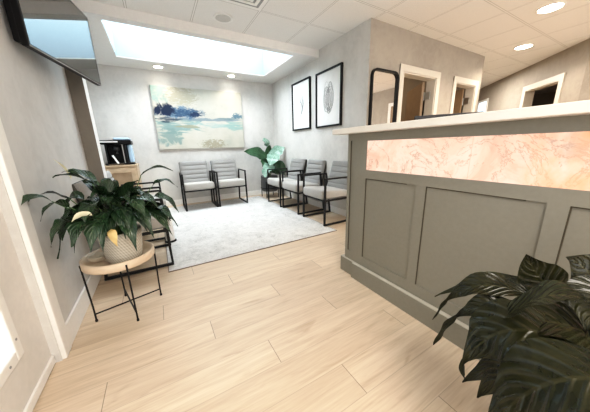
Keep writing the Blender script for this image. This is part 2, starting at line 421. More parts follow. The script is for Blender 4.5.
# casings of the two doorways in the front block
def doorway(name, x0, x1):
    bm = N(); c = .08
    box(bm, x0-c, x0, 2.137, 2.155, 0, dz+c, .004); box(bm, x1, x1+c, 2.137, 2.155, 0, dz+c, .004); box(bm, x0-c, x1+c, 2.136, 2.155, dz, dz+c, .004)
    box(bm, x0-.004, x0+.014, 2.15, 2.28, 0, dz); box(bm, x1-.014, x1+.004, 2.15, 2.28, 0, dz); box(bm, x0, x1, 2.15, 2.28, dz-.014, dz+.002)
    return struct(link(name, bm, M_trim))
doorway('trim_2', 2.855, 3.57); doorway('trim_3', 4.09, 4.67)
def open_door(name, x, w, ang=0):
    d = thing(name, '', ''); del d['label']; del d['category']; struct(d)
    lf = bx('door_leaf', (-.035, 0, .005, w, .01, dz-.02), M_tan_door, d, .003); lf.location = (x-.03, 2.285, 0); lf.rotation_euler = (0, 0, ang)
    for z in (.25, .95, 1.62):
        bm = N(); box(bm, x-.030, x-.012, 2.20, 2.30, z, z+.10, .002); tube(bm, [(x-.024, 2.287, z-.005), (x-.024, 2.287, z+.105)], .008)
        link('hinge', bm, M_steel, d)
    bm = N(); tube(bm, [(-.035, w-.07, .95), (-.09, w-.07, .95), (-.09, w-.17, .95)], .009); link('door_handle', bm, M_steel, lf)
open_door('door_2', 3.56, .70, math.radians(-38)); open_door('door_3', 4.66, .56)

# baseboards
def baseboard(name, dims): return sbox(name, dims, M_white, None, .004)
baseboard('baseboard_left', (XL, XL+.014, 1.49, 2.765, 0, .125))
baseboard('baseboard_back', (-.73, XR, YB-.014, YB, 0, .10))
baseboard('baseboard_right', (XR-.014, XR, 2.157, YB-.014, 0, .10))
# front door on the left: casing, slab, glass
sbox('trim_4', (XL-.03, XL+.018, 1.405, 1.488, 0, 2.12), M_white, None, .005)
d1 = thing('door_1', '', ''); del d1['label']; del d1['category']; struct(d1)
bm = N()
for y0, y1, z0, z1 in ((1.205, 1.400, .012, 2.06), (.30, .45, .012, 2.06), (.45, 1.205, .012, .235), (.45, 1.205, 1.95, 2.06)):
    box(bm, -.625, -.58, y0, y1, z0, z1)
link('door_leaf', bm, M_doorw, d1)
bm = N()
for y0, y1, z0, z1 in ((1.165, 1.212, .228, 1.96), (.44, .487, .228, 1.96), (.487, 1.165, .228, .275), (.487, 1.165, 1.913, 1.96)):
    box(bm, -.60, -.568, y0, y1, z0, z1, .006)
link('glazing_frame', bm, M_white, d1)
bx('door_glass', (-.606, -.600, .45, 1.205, .235, 1.95), M_pane, d1)
bm = N(); box(bm, -.583, -.570, .32, 1.398, .008, .050, .004); link('bottom_rail', bm, M_white, d1)
bm = N()
for y, z in ((1.188, .31), (1.11, .251), (1.188, .62)): lathe(bm, [(.0001, .003), (.004, .003), (.005, 0)], 10, (0, 0, 0)) if 0 else tube(bm, [(-.570, y, z), (-.5665, y, z)], .005, 10)
link('screw_plug', bm, M_grey, d1)

# ------------------------------------------------------------------ ceiling fittings
dl = None
def downlight(loc, r, label):
    t = thing('downlight', label, 'ceiling light', loc, 0, None)
    bm = N(); lathe(bm, [(r, .004), (r+.018, .004), (r+.018, -.004), (r+.008, -.008), (r, -.004), (r, .004)], 32); link('trim_ring', bm, M_white, t, True)
    bm = N(); lathe(bm, [(.0001, -.002), (r, -.002), (r, .002)], 32); link('lens', bm, M_lamp, t)
    return t
downlight((.212, 4.545, SZ), .060, 'round recessed downlight above the left part of the painting')
downlight((1.347, 4.545, SZ), .060, 'round recessed downlight above the right end of the painting')
downlight((3.80, 1.15, CZ), .095, 'bright round ceiling downlight nearest the top right corner, above the reception desk')
downlight((4.92, 1.70, CZ), .095, 'bright round ceiling downlight farther back, above the far right doorway')
sp = thing('ceiling_speaker', 'round grey ceiling speaker in a tile in front of the skylight', 'speaker', (.82, 2.885, CZ))
bm = N(); lathe(bm, [(.088, 0), (.103, 0), (.103, -.006), (.094, -.010), (.088, -.006)], 40); link('rim', bm, M_white, sp, True)
bm = N(); lathe(bm, [(.0001, -.010), (.05, -.009), (.09, -.005), (.09, .0)], 40); link('grille', bm, plain('speaker_grille', (.56, .55, .53), .6, .2, 220), sp)
vt = thing('ceiling_vent', 'square white air diffuser with stepped rings in a ceiling tile', 'vent', (.825, 2.285, CZ))
for i, (h, z) in enumerate(((.285, -.004), (.225, -.010), (.165, -.016), (.105, -.022))):
    bm = N()
    w = .028
    for d in ((-h, h, -h, -h+w), (-h, h, h-w, h), (-h, -h+w, -h+w, h-w), (h-w, h, -h+w, h-w)): box(bm, d[0], d[1], d[2], d[3], z, z+.012)
    link('diffuser_ring', bm, M_white, vt)
bx('diffuser_plate', (-.08, .08, -.08, .08, -.024, -.016), M_white, vt)
bx('back_plate', (-.284, .284, -.284, .284, -.003, .001), M_grey, vt)

# ------------------------------------------------------------------ rug
rg = thing('area_rug', 'large pale grey mottled low pile rug in the waiting area', 'rug', (.84, 3.3, 0))
bx('pile', (-.89, .91, -1.22, 1.28, 0, .007), M_rug, rg)
bm = N()
for d in ((-.896, .916, -1.226, -1.22), (-.896, .916, 1.28, 1.286), (-.896, -.89, -1.22, 1.28), (.91, .916, -1.22, 1.28)): box(bm, *d, 0, .0075)
link('binding', bm, M_bind, rg)

# ------------------------------------------------------------------ armchairs (local: faces -y, front feet at y=0)
RZ = .007
def cushion(bm, W, D, H, slope, n=14, puff=.012):
    # rounded slab: superellipse-like section, W (x) by D (y) by H (z)
    pass
def make_chair(label, group):
    t = thing('armchair', label, 'chair', (0, 0, 0), 0, group)
    for s in (-1, 1):
        bm = N(); x = s*.248
        tube(bm, [(x, .0, .012), (x, .012, .597), (x, .40, .597), (x, .475, .012)], .0125, 4, True)
        link('side_frame', bm, M_black, t)
    bm = N()
    for y, z in ((.02, .322), (.425, .322)): box(bm, -.25, .25, y-.011, y+.011, z-.011, z+.011)
    for x in (-.236, .236): box(bm, x-.010, x+.010, .0, .44, .312, .334)
    link('seat_rail', bm, M_black, t)
    bm = N(); vs = box(bm, -.232, .232, -.025, .455, .335, .455, .035, 4)
    for v in vs:
        f = (v.co.y+.025)/.48
        v.co.z -= f*.04*(1 if v.co.z > .39 else .2)
        if v.co.z > .39: v.co.z += .010*(1-(v.co.x/.24)**2)
    link('seat', bm, M_seat, t, True)
    # backrest with horizontal channels
    y0, z0, y1, z1 = .405, .395, .515, .775
    bm = N(); nz_, nx = 61, 12; ch = 5
    d = Vector((0, y1-y0, z1-z0)); nrm = Vector((0, -d.z, d.y)).normalized()
    W = .232
    def ring(i):
        f = i/(nz_-1); ph = (f*ch) % 1
        bul = .016*math.sqrt(max(0, 1-(2*ph-1)**2))**.8
        if i in (0, nz_-1): bul = 0
        c = Vector((0, y0, z0))+d*f; out = []
        for j in range(nx+1):
            u = -1+2*j/nx; e = 1-abs(u)**6
            out.append(bm.verts.new(c+Vector((u*W, 0, 0))+nrm*(.008+(.020+bul)*e)))
        out += [bm.verts.new(c+Vector((W, 0, 0))-nrm*.018), bm.verts.new(c+Vector((-W, 0, 0))-nrm*.018)]
        return out
    rs = [ring(i) for i in range(nz_)]
    for a, b in zip(rs, rs[1:]):
        k = len(a)
        for j in range(k): bm.faces.new((a[j], a[(j+1) % k], b[(j+1) % k], b[j]))
    bm.faces.new(rs[0]); bm.faces.new(rs[-1])
    link('backrest', bm, M_back, t, True)
    bm = N()
    vs = box(bm, -.236, .236, -.020, .020, -.01, d.length+.004, .012, 3)
    an = math.atan2(d.y, d.z)
    mt = Matrix.Translation(Vector((0, y0, z0))-nrm*.030) @ Matrix.Rotation(-an, 4, 'X')
    for v in vs:
        v.co.y += .018*math.sin(PI*max(0, min(1, v.co.z/d.length)))
        v.co = mt @ v.co
    link('back_shell', bm, M_shell, t, True)
    return t
GP = 'grey armchairs in the waiting area'
ch = make_chair('grey armchair with black frame under the painting, left of the pair', GP)
ch.location = (.548, 4.115, RZ)
dup(ch, (1.083, 4.115, RZ), 0, 'grey armchair with black frame under the painting, right of the pair')
dup(ch, (1.695, 3.715, RZ), -PI/2, 'grey armchair along the right wall, farthest back, beside the corner plant')
dup(ch, (1.715, 3.165, RZ), -PI/2, 'grey armchair along the right wall, middle of the row of three')
dup(ch, (1.72, 2.525, RZ), -PI/2, 'grey armchair along the right wall, nearest, half hidden by the reception desk end')
dup(ch, (-.012, 2.445, RZ), PI/2, 'black framed armchair by the left wall, directly behind the potted peace lily')
dup(ch, (-.012, 3.19, RZ), PI/2, 'armchair by the left wall, second behind the peace lily, mostly hidden by leaves')

# ------------------------------------------------------------------ reception desk
dk = thing('reception_desk', 'sage grey panelled reception desk with a glowing pink stone inset', 'reception desk', (1.21, 0, 0))
def dx(*d): return d
Y0, Y1 = -1.55, 1.325
bx('carcass', (.0065, .14, Y0, Y1, 0, 1.077), M_desk, dk)
bm = N()
def fr(y0, y1, z0, z1): box(bm, 0, .013, y0, y1, z0, z1)
fr(Y0, Y1, .10, .195); fr(Y0, 1.262, .778, .835); fr(Y0, 1.262, 1.025, 1.077)
stiles = [1.145, .776, .720, .262, .206, -.252, -.308, -.766, -.822, -1.28]
fr(1.145, 1.262, .195, .778); fr(1.145, 1.262, .835, 1.025)
fr(.720, .776, .195, .778); fr(.206, .262, .195, .778); fr(-.308, -.252, .195, .778); fr(-.822, -.766, .195, .778); fr(Y0, -1.28, .195, 1.025)
fr(1.298, Y1, .195, 1.077); fr(1.262, 1.298, 1.03, 1.077)
link('panel_frame', bm, M_desk, dk)
bm = N()  # dark strips painted as shade along the recess edges
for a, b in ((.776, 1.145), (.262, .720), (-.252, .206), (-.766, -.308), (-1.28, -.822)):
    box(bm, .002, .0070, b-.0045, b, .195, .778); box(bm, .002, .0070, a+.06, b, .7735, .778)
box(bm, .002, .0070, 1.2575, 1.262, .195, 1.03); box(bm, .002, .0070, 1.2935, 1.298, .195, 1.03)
link('panel_shade_strip', bm, M_deskshade, dk)
bx('stone_inset', (.004, .0135, -1.28, 1.145, .835, 1.025), M_onyx, dk)
bm = N(); vs = box(bm, -.030, .013, Y0, 1.216, 0, .117, .0)
for v in vs:
    if v.co.z > .1 and v.co.x < 0: v.co.x += .004
box(bm, -.012, .14, 1.210, 1.360, 0, .117); link('plinth', bm, M_desk, dk)
bm = N(); box(bm, -.026, .0, Y0, 1.216, .117, .124, .002, 1); box(bm, -.011, .13, 1.218, 1.358, .117, .124, .002, 1); link('plinth_highlight', bm, M_highlight, dk)  # pale strip along the plinth top, a painted highlight
bx('work_surface', (.14, .80, Y0, 1.25, .70, .735), M_desk, dk, .003)
bx('support_panel', (.74, .78, Y0, Y0+.6, 0, .70), M_desk, dk)
bx('support_panel', (.14, .78, 1.19, 1.23, 0, .70), M_desk, dk)
ct = bx('countertop', (1.148, 1.50, -1.62, 1.435, 1.077, 1.115), M_counter, None, .004)
tag(ct, 'long cream countertop slab along the top of the reception desk', 'countertop')
mo = thing('computer_monitor', 'dark grey monitor edge peeking above the desk counter, before the second doorway', 'monitor', (1.66, .90, .735), math.radians(-55))
bx('screen', (-.19, .19, -.012, .018, .13, .445), M_darkgrey, mo, .006)
bx('stand_neck', (-.03, .03, .018, .035, .008, .30), M_darkgrey, mo, .004)
bx('stand_base', (-.11, .11, -.06, .10, 0, .010), M_darkgrey, mo, .004)

# ------------------------------------------------------------------ wall mirror, pictures, painting
def rrect(w, h, r, n=8, cx=0, cz=0):
    out = []
    for qx, qz, a0 in ((w/2-r, h/2-r, 0), (-w/2+r, h/2-r, PI/2), (-w/2+r, -h/2+r, PI), (w/2-r, -h/2+r, 1.5*PI)):
        for i in range(n+1):
            a = a0+PI/2*i/n; out.append((cx+qx+r*math.cos(a), cz+qz+r*math.sin(a)))
    return out
mi = thing('wall_mirror', 'tall round cornered mirror in a thin black frame beside the first doorway', 'mirror', (2.513, 2.152, .72))
P = rrect(.475, 1.14, .085, 8, 0, .57); Q = rrect(.435, 1.10, .07, 8, 0, .57)
bm = N()
A = [bm.verts.new((x, -.03, z)) for x, z in P]; B = [bm.verts.new((x, -.03, z)) for x, z in Q]; A2 = [bm.verts.new((x, 0, z)) for x, z in P]; B2 = [bm.verts.new((x, -.004, z)) for x, z in Q]
k = len(P)
for i in range(k):
    j = (i+1) % k
    bm.faces.new((A[i], A[j], B[j], B[i])); bm.faces.new((A[i], A[j], A2[j], A2[i])); bm.faces.new((B[i], B[j], B2[j], B2[i]))
link('frame', bm, M_black, mi)
bm = N(); bm.faces.new([bm.verts.new((x, -.006, z)) for x, z in rrect(.437, 1.102, .07, 8, 0, .57)]); link('glass', bm, M_mirror, mi)
def picture(yc, w, h, zc, label, kind):
    t = thing('framed_picture', label, 'picture', (XR, yc, zc-h/2), -PI/2, 'framed drawings on the right wall')   # local -y faces the room (-x)
    bm = N(); f = .024
    for d in ((-w/2, w/2, 0, f), (-w/2, w/2, h-f, h), (-w/2, -w/2+f, f, h-f), (w/2-f, w/2, f, h-f)): box(bm, d[0], d[1], -.032, -.001, d[2], d[3], .002, 1)
    link('frame', bm, M_black, t)
    bx('mat_board', (-w/2+f, w/2-f, -.014, -.006, f, h-f), M_art, t)
    bm = N(); rnd = random.Random(3 if kind else 5)
    if kind == 0:   # crescent feather
        for i in range(15):
            o = rnd.uniform(-.03, .03); a0 = rnd.uniform(0, .3)
            pts = []
            for q in range(12):
                s = a0+(1-a0)*q/11*rnd.uniform(.97, 1)
                pts.append((.11*math.sin(PI*(s*.95))+o*(1-s)*2.6-.065, -.0145, h*.76-h*.50*s+o*.3))
            tube(bm, pts, rnd.choice((.0008, .0012, .0025)), 5)
        tube(bm, [(.11*math.sin(PI*s*.95)-.060, -.0145, h*.62-h*.34*s) for s in [q/11 for q in range(12)]], [.001+.006*math.sin(PI*q/11) for q in range(12)], 6)
    else:           # long looping oval strokes
        for i in range(17):
            cx, a, b = rnd.uniform(-.05, .05), rnd.uniform(.03, .085), h*rnd.uniform(.15, .27); cz = h*.50+rnd.uniform(-.03, .03)
            tube(bm, [(cx+a*math.cos(2*PI*q/24)+rnd.uniform(-.003, .003), -.0145, cz+b*math.sin(2*PI*q/24)) for q in range(24)], rnd.choice((.0008, .0012, .002)), 5, True)
        tube(bm, [(.012+.028*math.cos(2*PI*q/20), -.0145, h*.30+.045*math.sin(2*PI*q/20)) for q in range(20)], .004, 6, True)
    link('drawing', bm, M_ink, t)
picture(3.625, .575, .775, 1.662, 'black framed white picture with a curved feather drawing, left of two', 0)
picture(2.885, .585, .765, 1.650, 'black framed white picture with looping oval strokes, right of two', 1)
cv = thing('canvas_painting', 'wide blue and cream abstract seascape canvas on the back wall', 'painting', (.808, YB-.021, 1.010))
o = bx('canvas', (-.748, .748, -.018, .018, -.504, .504), M_painting, cv, .004); o.location = (0, 0, .504)
bm = N(); w, h = .751, 1.010
for d in ((-w, w, -.004, 0), (-w, w, h-.002, h+.002), (-w-.002, -w+.002, 0, h), (w-.002, w+.002, 0, h)): box(bm, d[0], d[1], -.016, .019, d[2], d[3])
link('canvas_edge', bm, plain('canvas_edge', (.5, .48, .45), .7), cv)

# ------------------------------------------------------------------ television
tv = thing('television', 'black flat screen television on a swing arm high on the left wall', 'television', (-.470, 1.805, 1.517), math.atan2(.981, .195))
bx('bezel', (-.004, .812, 0, .03, 0, .478), M_blackp, tv, .004)
bx('back_housing', (.01, .70, .028, .066, .02, .40), M_blackp, tv, .01)
bx('screen', (.006, .802, -.0015, .004, .012, .468), M_screen, tv)
bm = N()
for d in ((0, .808, 0, .006), (0, .808, .472, .478), (.803, .810, .006, .472)): box(bm, d[0], d[1], -.004, 0, d[2], d[3])
link('edge_trim', bm, M_grey, tv)
bm = N()
box(bm, .36, .46, .066, .08, .12, .34); box(bm, .38, .44, .08, .20, .21, .26)
link('mount_arm', bm, M_black, tv)
bx('wall_bracket', (.33, .49, .170, .205, .10, .36), M_white, tv) if 0 else None

# ------------------------------------------------------------------ corner cabinet and what stands on it
cb = thing('cabinet', 'pale oak cabinet with a panelled front in the back left corner', 'cabinet', (-.515, 4.45, 0))
bx('body', (-.215, .235, -.235, .25, .05, .775), M_oak, cb, .004)
bx('top', (-.220, .243, -.255, .255, .775, .80), M_oak, cb, .004)
bx('toe_kick', (-.22, .22, -.20, .24, 0, .05), M_oak, cb)
dr = None
bm = N()
for d in ((-.205, .215, .07, .13), (-.205, .215, .69, .755), (-.205, -.155, .13, .69), (.155, .215, .13, .69)): box(bm, d[0], d[1], -.256, -.236, d[2], d[3], .003, 1)
dr = link('door', bm, M_oak, cb)
bx('door_panel', (-.155, .155, -.243, -.234, .13, .69), M_oakdark, dr)
bm = N(); tube(bm, [(.185, -.256, .40), (.185, -.275, .40), (.185, -.275, .50), (.185, -.256, .50)], .005); link('handle', bm, M_steel, dr)
cm = thing('coffee_machine', 'black pod coffee machine with a pale blue tank on the oak cabinet', 'coffee machine', (-.475, 4.43, .80))
bm = N(); box(bm, -.17, .10, .02, .18, 0, .33, .01); box(bm, -.15, -.13, -.12, .03, .02, .29); box(bm, .075, .10, -.15, .03, .02, .29, .004); link('body', bm, M_blackp, cm)
bm = N(); box(bm, -.185, .175, -.18, .18, .29, .35, .012); link('brew_head', bm, M_blackp, cm)
bx('silver_band', (-.187, .02, -.184, -.176, .318, .336), M_paper, cm)
bm = N(); box(bm, -.17, .175, -.17, .02, 0, .025, .006); link('drip_tray', bm, M_blackp, cm)
bx('water_tank', (.108, .165, -.06, .15, .03, .288), M_bluep, cm, .012)
bm = N(); vs = box(bm, -.03, .16, -.16, .15, .35, .385, .016, 3); link('lid', bm, M_bluep, cm, True)
bm = N(); lathe(bm, [(.0001, .06), (.012, .06), (.014, .09), (.035, .12), (.035, .15), (.0001, .15)], 20, (-.02, -.07, .10)); link('spout', bm, M_darkgrey, cm)
bx('front_column', (.055, .066, -.152, -.14, .02, .29), M_steel, cm)
tr = bx('packet_tray', (-.60, -.43, 4.215, 4.245, .80, .822), M_brown, None, .003); tag(tr, 'small dark brown tray at the front edge of the oak cabinet', 'tray')
bm = N(); vs = box(bm, -.012, .012, -.004, .004, 0, .13, .002, 1, Matrix.Translation((-.49, 4.226, .822)) @ Matrix.Rotation(math.radians(-24), 4, 'Y'))
pk = link('sugar_packet', bm, M_paper); tag(pk, 'white packet leaning in front of the coffee machine', 'packet')
bm = N(); lathe(bm, [(.045, 0), (.048, .01), (.045, .25), (.047, .262)], 24, (0, 0, 0))
can = thing('waste_bin', 'slim white bin with a black rim and base between the left chairs', 'bin', (.0, 2.83, RZ))
link('bin_body', bm, M_white, can, True)
bm = N(); lathe(bm, [(.030, .262), (.049, .262), (.049, .280), (.030, .285), (.0001, .285)], 24); link('lid', bm, M_blackp, can)
bm = N(); lathe(bm, [(.0001, 0), (.060, 0), (.058, .012), (.046, .02)], 24); link('base', bm, M_blackp, can)

# ------------------------------------------------------------------ foliage
def leaf(bm, uvl, p0, p1, p2, W, side=None, fold=.25, wave=.08, peak=.42, nseg=10, roll=0, phase=0, nrm=None, tail=.5):
    p0, p1, p2 = Vector(p0), Vector(p1), Vector(p2); rows = []
    for i in range(nseg+1):
        t = i/nseg
        p = p0*(1-t)**2+p1*2*t*(1-t)+p2*t*t
        tg = ((p1-p0)*2*(1-t)+(p2-p1)*2*t).normalized()
        s = Vector(side) if side is not None else tg.cross(Vector((0, 0, 1)))
        if nrm is not None: s = tg.cross(Vector(nrm))
        s = (s-tg*s.dot(tg))
        s = s.normalized() if s.length > 1e-4 else Vector((1, 0, 0))
        nn = s.cross(tg).normalized()
        if nn.z < 0 and side is None: nn = -nn
        if roll: s, nn = (s*math.cos(roll)+nn*math.sin(roll)), (nn*math.cos(roll)-s*math.sin(roll))
        a = peak; b = 1-peak
        w = W*((t/a)**(a*1.7)*((1-t)/b)**(b*1.7)) if 0 < t < 1 else 0
        if t > .72: w *= 1-tail*((t-.72)/.28)**.7*(1 if t < 1 else 0)
        w = max(w, .0012)
        row = []
        for j, u in enumerate((-1, -.5, 0, .5, 1)):
            h = fold*abs(u)**1.3*w+wave*W*math.sin(t*PI*4.3+phase+(1.3 if u > 0 else 0))*abs(u)*(1-t*.3)
            v = bm.verts.new(p+s*(u*w)+nn*h); row.append((v, ((u+1)/2, t)))
        rows.append(row)
    for A, B in zip(rows, rows[1:]):
        for j in range(4):
            q = (A[j], A[j+1], B[j+1], B[j]); f = bm.faces.new([x[0] for x in q])
            for lp, x in zip(f.loops, q): lp[uvl].uv = x[1]
    return rows
def petiole(bm, a, b, r=.003, sag=.02):
    a, b = Vector(a), Vector(b); m = (a+b)/2+Vector((0, 0, sag))
    tube(bm, [a*(1-t)**2+m*2*t*(1-t)+b*t*t for t in (0, .25, .5, .75, 1)], [r*1.2, r, r, r*.9, r*.8], 6)
def leafmesh():
    bm = N(); return bm, bm.loops.layers.uv.new('UVMap')
def finish_leaves(name, bm, mat, par):
    me = bpy.data.meshes.new(name); bm.to_mesh(me); bm.free(); me.materials.append(mat)
    for p in me.polygons: p.use_smooth = True
    o = bpy.data.objects.new(name, me); C.objects.link(o); o.parent = par
    return o

# plant stand with black wire legs and round oak tray
st = thing('plant_stand', 'round pale wood tray plant stand on four thin black legs', 'plant stand', (-.287, 1.705, 0), math.radians(13))
bm = N(); lathe(bm, [(.0001, .343), (.181, .343), (.186, .350), (.186, .392), (.180, .394), (.172, .392), (.168, .356), (.0001, .356)], 48); link('tray', bm, M_tray, st, True)
for i in range(4):
    a = i*PI/2+math.radians(2); x, y = .178*math.cos(a), .178*math.sin(a)
    bm = N(); tube(bm, [(x*1.0, y*1.0, 0), (x*1.0, y*1.0, .10), (x*1.05, y*1.05, .375)], .0048, 8); lathe(bm, [(.0001, 0), (.007, 0), (.007, .012), (.0001, .014)], 12, (x, y, 0)); link('leg', bm, M_black, st)
for i in range(2):
    a = i*PI/2+math.radians(2); x, y = .178*math.cos(a), .178*math.sin(a)
    bm = N(); tube(bm, [(x, y, .050+.006*i), (-x, -y, .050+.006*i)], .0045, 8); link('cross_bar', bm, M_black, st)
# ribbed dish lying on the tray behind the pot
rd = thing('ribbed_dish', 'cream ribbed dish on the plant stand tray behind the basket pot', 'dish', (-.397, 1.735, .357))
bm = N()
n_ = 72; prof = [(.024, 0), (.034, .004), (.044, .022), (.047, .034), (.043, .034), (.032, .010), (.0001, .008)]
rings = []
for r, z in prof: rings.append([bm.verts.new(((r+(.0022 if j % 2 else 0))*math.cos(2*PI*j/n_), (r+(.0022 if j % 2 else 0))*math.sin(2*PI*j/n_), z)) for j in range(n_)])
for a, b in zip(rings, rings[1:]):
    for j in range(n_): bm.faces.new((a[j], a[(j+1) % n_], b[(j+1) % n_], b[j]))
bm.faces.new(rings[0])
link('bowl', bm, M_cream, rd)

pl = thing('peace_lily', 'bushy green peace lily in a woven beige pot on the plant stand', 'potted plant', (-.258, 1.685, .357))
bm = N(); uvl = bm.loops.layers.uv.new('UVMap')
lathe(bm, [(.0001, 0), (.086, 0), (.092, .01), (.100, .07), (.108, .15), (.111, .185), (.105, .185), (.100, .15), (.0001, .15)], 40, (0, 0, 0), uvl); link('pot', bm, M_basket, pl, True)
bm = N(); lathe(bm, [(.0001, .152), (.095, .152)], 24); link('soil', bm, M_soil, pl)
rn = random.Random(11)
bm, uvl = leafmesh(); bs = N()
def lily(az, reach, ztip, zmid, W, base=None, ln=None):
    """az: direction in degrees, reach: horizontal reach of the tip, heights relative to pot bottom"""
    a = math.radians(az); d = Vector((math.cos(a), math.sin(a), 0))
    p2 = d*reach+Vector((0, 0, ztip)); L = ln or rn.uniform(.19, .27)
    # blade base: along an arc from the pot, set back from tip by about L
    rb = max(.03, reach-L*.82); zb = max(zmid-.05, .20)
    p0 = d*rb+Vector((0, 0, zb)); p1 = d*((rb+reach)/2)+Vector((0, 0, max(zmid+.03, (zb+ztip)/2+.05)))
    leaf(bm, uvl, p0, p1, p2, W*1.22, fold=rn.uniform(.1, .4), wave=rn.uniform(.08, .20), peak=rn.uniform(.36, .48), roll=rn.uniform(-.35, .35), phase=rn.uniform(0, 6))
    petiole(bs, (d.x*.03+rn.uniform(-.02, .02), d.y*.03+rn.uniform(-.02, .02), .15), p0, .0028, .03)
for k in range(78):     # a dome of arching leaves
    az = k*137.5+rn.uniform(-14, 14); f = k/78
    if f < .38: lily(az, rn.uniform(.22, .30), rn.uniform(.13, .24), rn.uniform(.31, .37), rn.uniform(.026, .036), ln=rn.uniform(.15, .20))
    elif f < .70: lily(az, rn.uniform(.17, .29), rn.uniform(.25, .38), rn.uniform(.36, .43), rn.uniform(.024, .034), ln=rn.uniform(.14, .19))
    else: lily(az, rn.uniform(.07, .20), rn.uniform(.38, .49), rn.uniform(.39, .44), rn.uniform(.022, .030), ln=rn.uniform(.12, .17))
for az, reach, zt, zm, W, L in ((222, .40, .40, .47, .022, .16), (236, .38, .36, .44, .024, .16), (205, .33, .42, .46, .028, .18), (246, .34, .22, .34, .034, .18), (256, .32, .18, .33, .036, .19), (238, .38, .24, .36, .028, .16),
                                (290, .27, .12, .31, .034, .17), (20, .36, .50, .54, .020, .24), (6, .35, .40, .47, .022, .18), (345, .34, .26, .40, .030, .18), (328, .32, .14, .32, .034, .19), (338, .33, .18, .34, .034, .18),
                                (310, .28, .18, .34, .034, .18), (190, .22, .52, .52, .028, .18), (170, .2, .54, .53, .026, .18)):
    lily(az, reach, zt, zm, W, ln=L)
for v in bm.verts:
    if v.co.x < -.28: v.co.x = -.28-.03*math.tanh((-.28-v.co.x)/.03*.8)
finish_leaves('foliage', bm, M_leaf, pl); link('stem', bs, M_stem, pl, True)
bm, uvl = leafmesh(); leaf(bm, uvl, (-.058, -.23, .340), (-.095, -.25, .372), (-.132, -.25, .325), .019, fold=.2, roll=-.9, tail=.2)
finish_leaves('flower', bm, M_spathe, pl)['label'] = 'pale cream flower bract among the leaves'
bm, uvl = leafmesh(); leaf(bm, uvl, (-.17, .05, .50), (-.185, .04, .57), (-.215, .03, .61), .018, fold=.5)
finish_leaves('flower', bm, M_spathe, pl)['label'] = 'upright pale flower bud'
bm, uvl = leafmesh(); leaf(bm, uvl, (-.002, -.20, .250), (.0, -.245, .245), (.012, -.235, .160), .020, fold=.1, wave=.2, side=(1, .1, 0), tail=.2)
finish_leaves('dead_leaf', bm, M_yellow, pl)['label'] = 'yellowed drooping leaf over the pot'

# corner plant, far right behind the chairs
cp = thing('corner_plant', 'broad leaved plant in a dark pot on legs in the back right corner', 'potted plant', (1.93, 4.42, 0))
bm = N(); lathe(bm, [(.0001, .13), (.15, .13), (.165, .16), (.172, .42), (.172, .44), (.16, .44), (.157, .40), (.0001, .40)], 36); link('pot', bm, M_pot, cp, True)
for i in range(4):
    a = PI/4+i*PI/2; bm = N(); tube(bm, [(.182*math.cos(a), .182*math.sin(a), 0), (.182*math.cos(a), .182*math.sin(a), .34)], .009, 8); link('leg', bm, M_black, cp)
bm = N(); tube(bm, [(.182*math.cos(2*PI*j/24), .182*math.sin(2*PI*j/24), .20) for j in range(24)], .007, 6, True); link('ring', bm, M_black, cp)
bm = N(); lathe(bm, [(.0001, .402), (.156, .402)], 24); link('soil', bm, M_soil, cp)
bm, uvl = leafmesh(); bs = N()
def cl(p0, p1, p2, W, **k):
    leaf(bm, uvl, p0, p1, p2, W, fold=.12, wave=.22, peak=.45, tail=.15, **k); petiole(bs, (random.uniform(-.03, .03), random.uniform(-.03, .03), .40), p0, .007, .03)
cl((-.04, -.02, .80), (-.22, -.06, .93), (-.52, -.08, .93), .115, nrm=(-.4, -.8, .45))
cl((.04, -.05, .55), (.16, -.14, .72), (.28, -.22, .50), .12, nrm=(-.4, -.8, .45))
cl((.02, -.08, .50), (.08, -.20, .66), (.20, -.30, .46), .11, nrm=(-.4, -.8, .45))
cl((-.05, 0, .60), (-.10, -.10, .78), (-.20, -.16, .66), .10, nrm=(-.4, -.8, .45))
cl((.0, .05, .75), (.02, .02, .95), (.04, -.02, 1.04), .07, nrm=(-.4, -.8, .45))
finish_leaves('foliage', bm, M_leafmid, cp)
bm, uvl = leafmesh()
cl((-.02, -.05, .76), (.14, -.14, .96), (.30, -.16, .98), .115, nrm=(-.4, -.8, .45))
cl((.10, -.12, .86), (.0, -.26, .84), (-.12, -.30, .66), .125, nrm=(-.4, -.8, .45))
cl((.04, -.12, .64), (-.10, -.24, .66), (-.24, -.26, .54), .105, nrm=(-.4, -.8, .45))
cl((.0, .0, 1.0), (-.06, -.08, 1.15), (-.16, -.12, 1.12), .075, nrm=(-.4, -.8, .45))
cl((-.10, -.14, .58), (-.18, -.25, .60), (-.22, -.30, .44), .08, nrm=(-.4, -.8, .45))
finish_leaves('foliage', bm, M_leafsheen, cp)['label'] = 'leaves with a mint sheen painted in'
bm2 = bs; link('stem', bm2, M_stem, cp, True)

# foreground plant, lower right, in front of the desk
fp = thing('foreground_plant', 'large dark glossy leaved plant in the lower right foreground', 'potted plant', (.92, -.06, 0))
bm = N(); lathe(bm, [(.0001, 0), (.12, 0), (.13, .02), (.155, .24), (.155, .26), (.143, .26), (.14, .23), (.0001, .23)], 40); link('pot', bm, M_pot, fp, True)
bm = N(); lathe(bm, [(.0001, .232), (.139, .232)], 24); link('soil', bm, M_soil, fp)
bm, uvl = leafmesh(); bs = N()
FP = Vector((.92, -.06, 0))
def fl(p0, p1, p2, W, fold=.2, wave=.10, peak=.45, **k):
    p0, p1, p2 = Vector(p0)-FP, Vector(p1)-FP, Vector(p2)-FP
    leaf(bm, uvl, p0, p1, p2, W, fold=fold, wave=wave, peak=peak, nseg=18, **k)
    if W > .012: petiole(bs, (random.uniform(-.04, .04), random.uniform(-.04, .04), .23), p0, .005, .04)
FOREGROUND_LEAVES = True
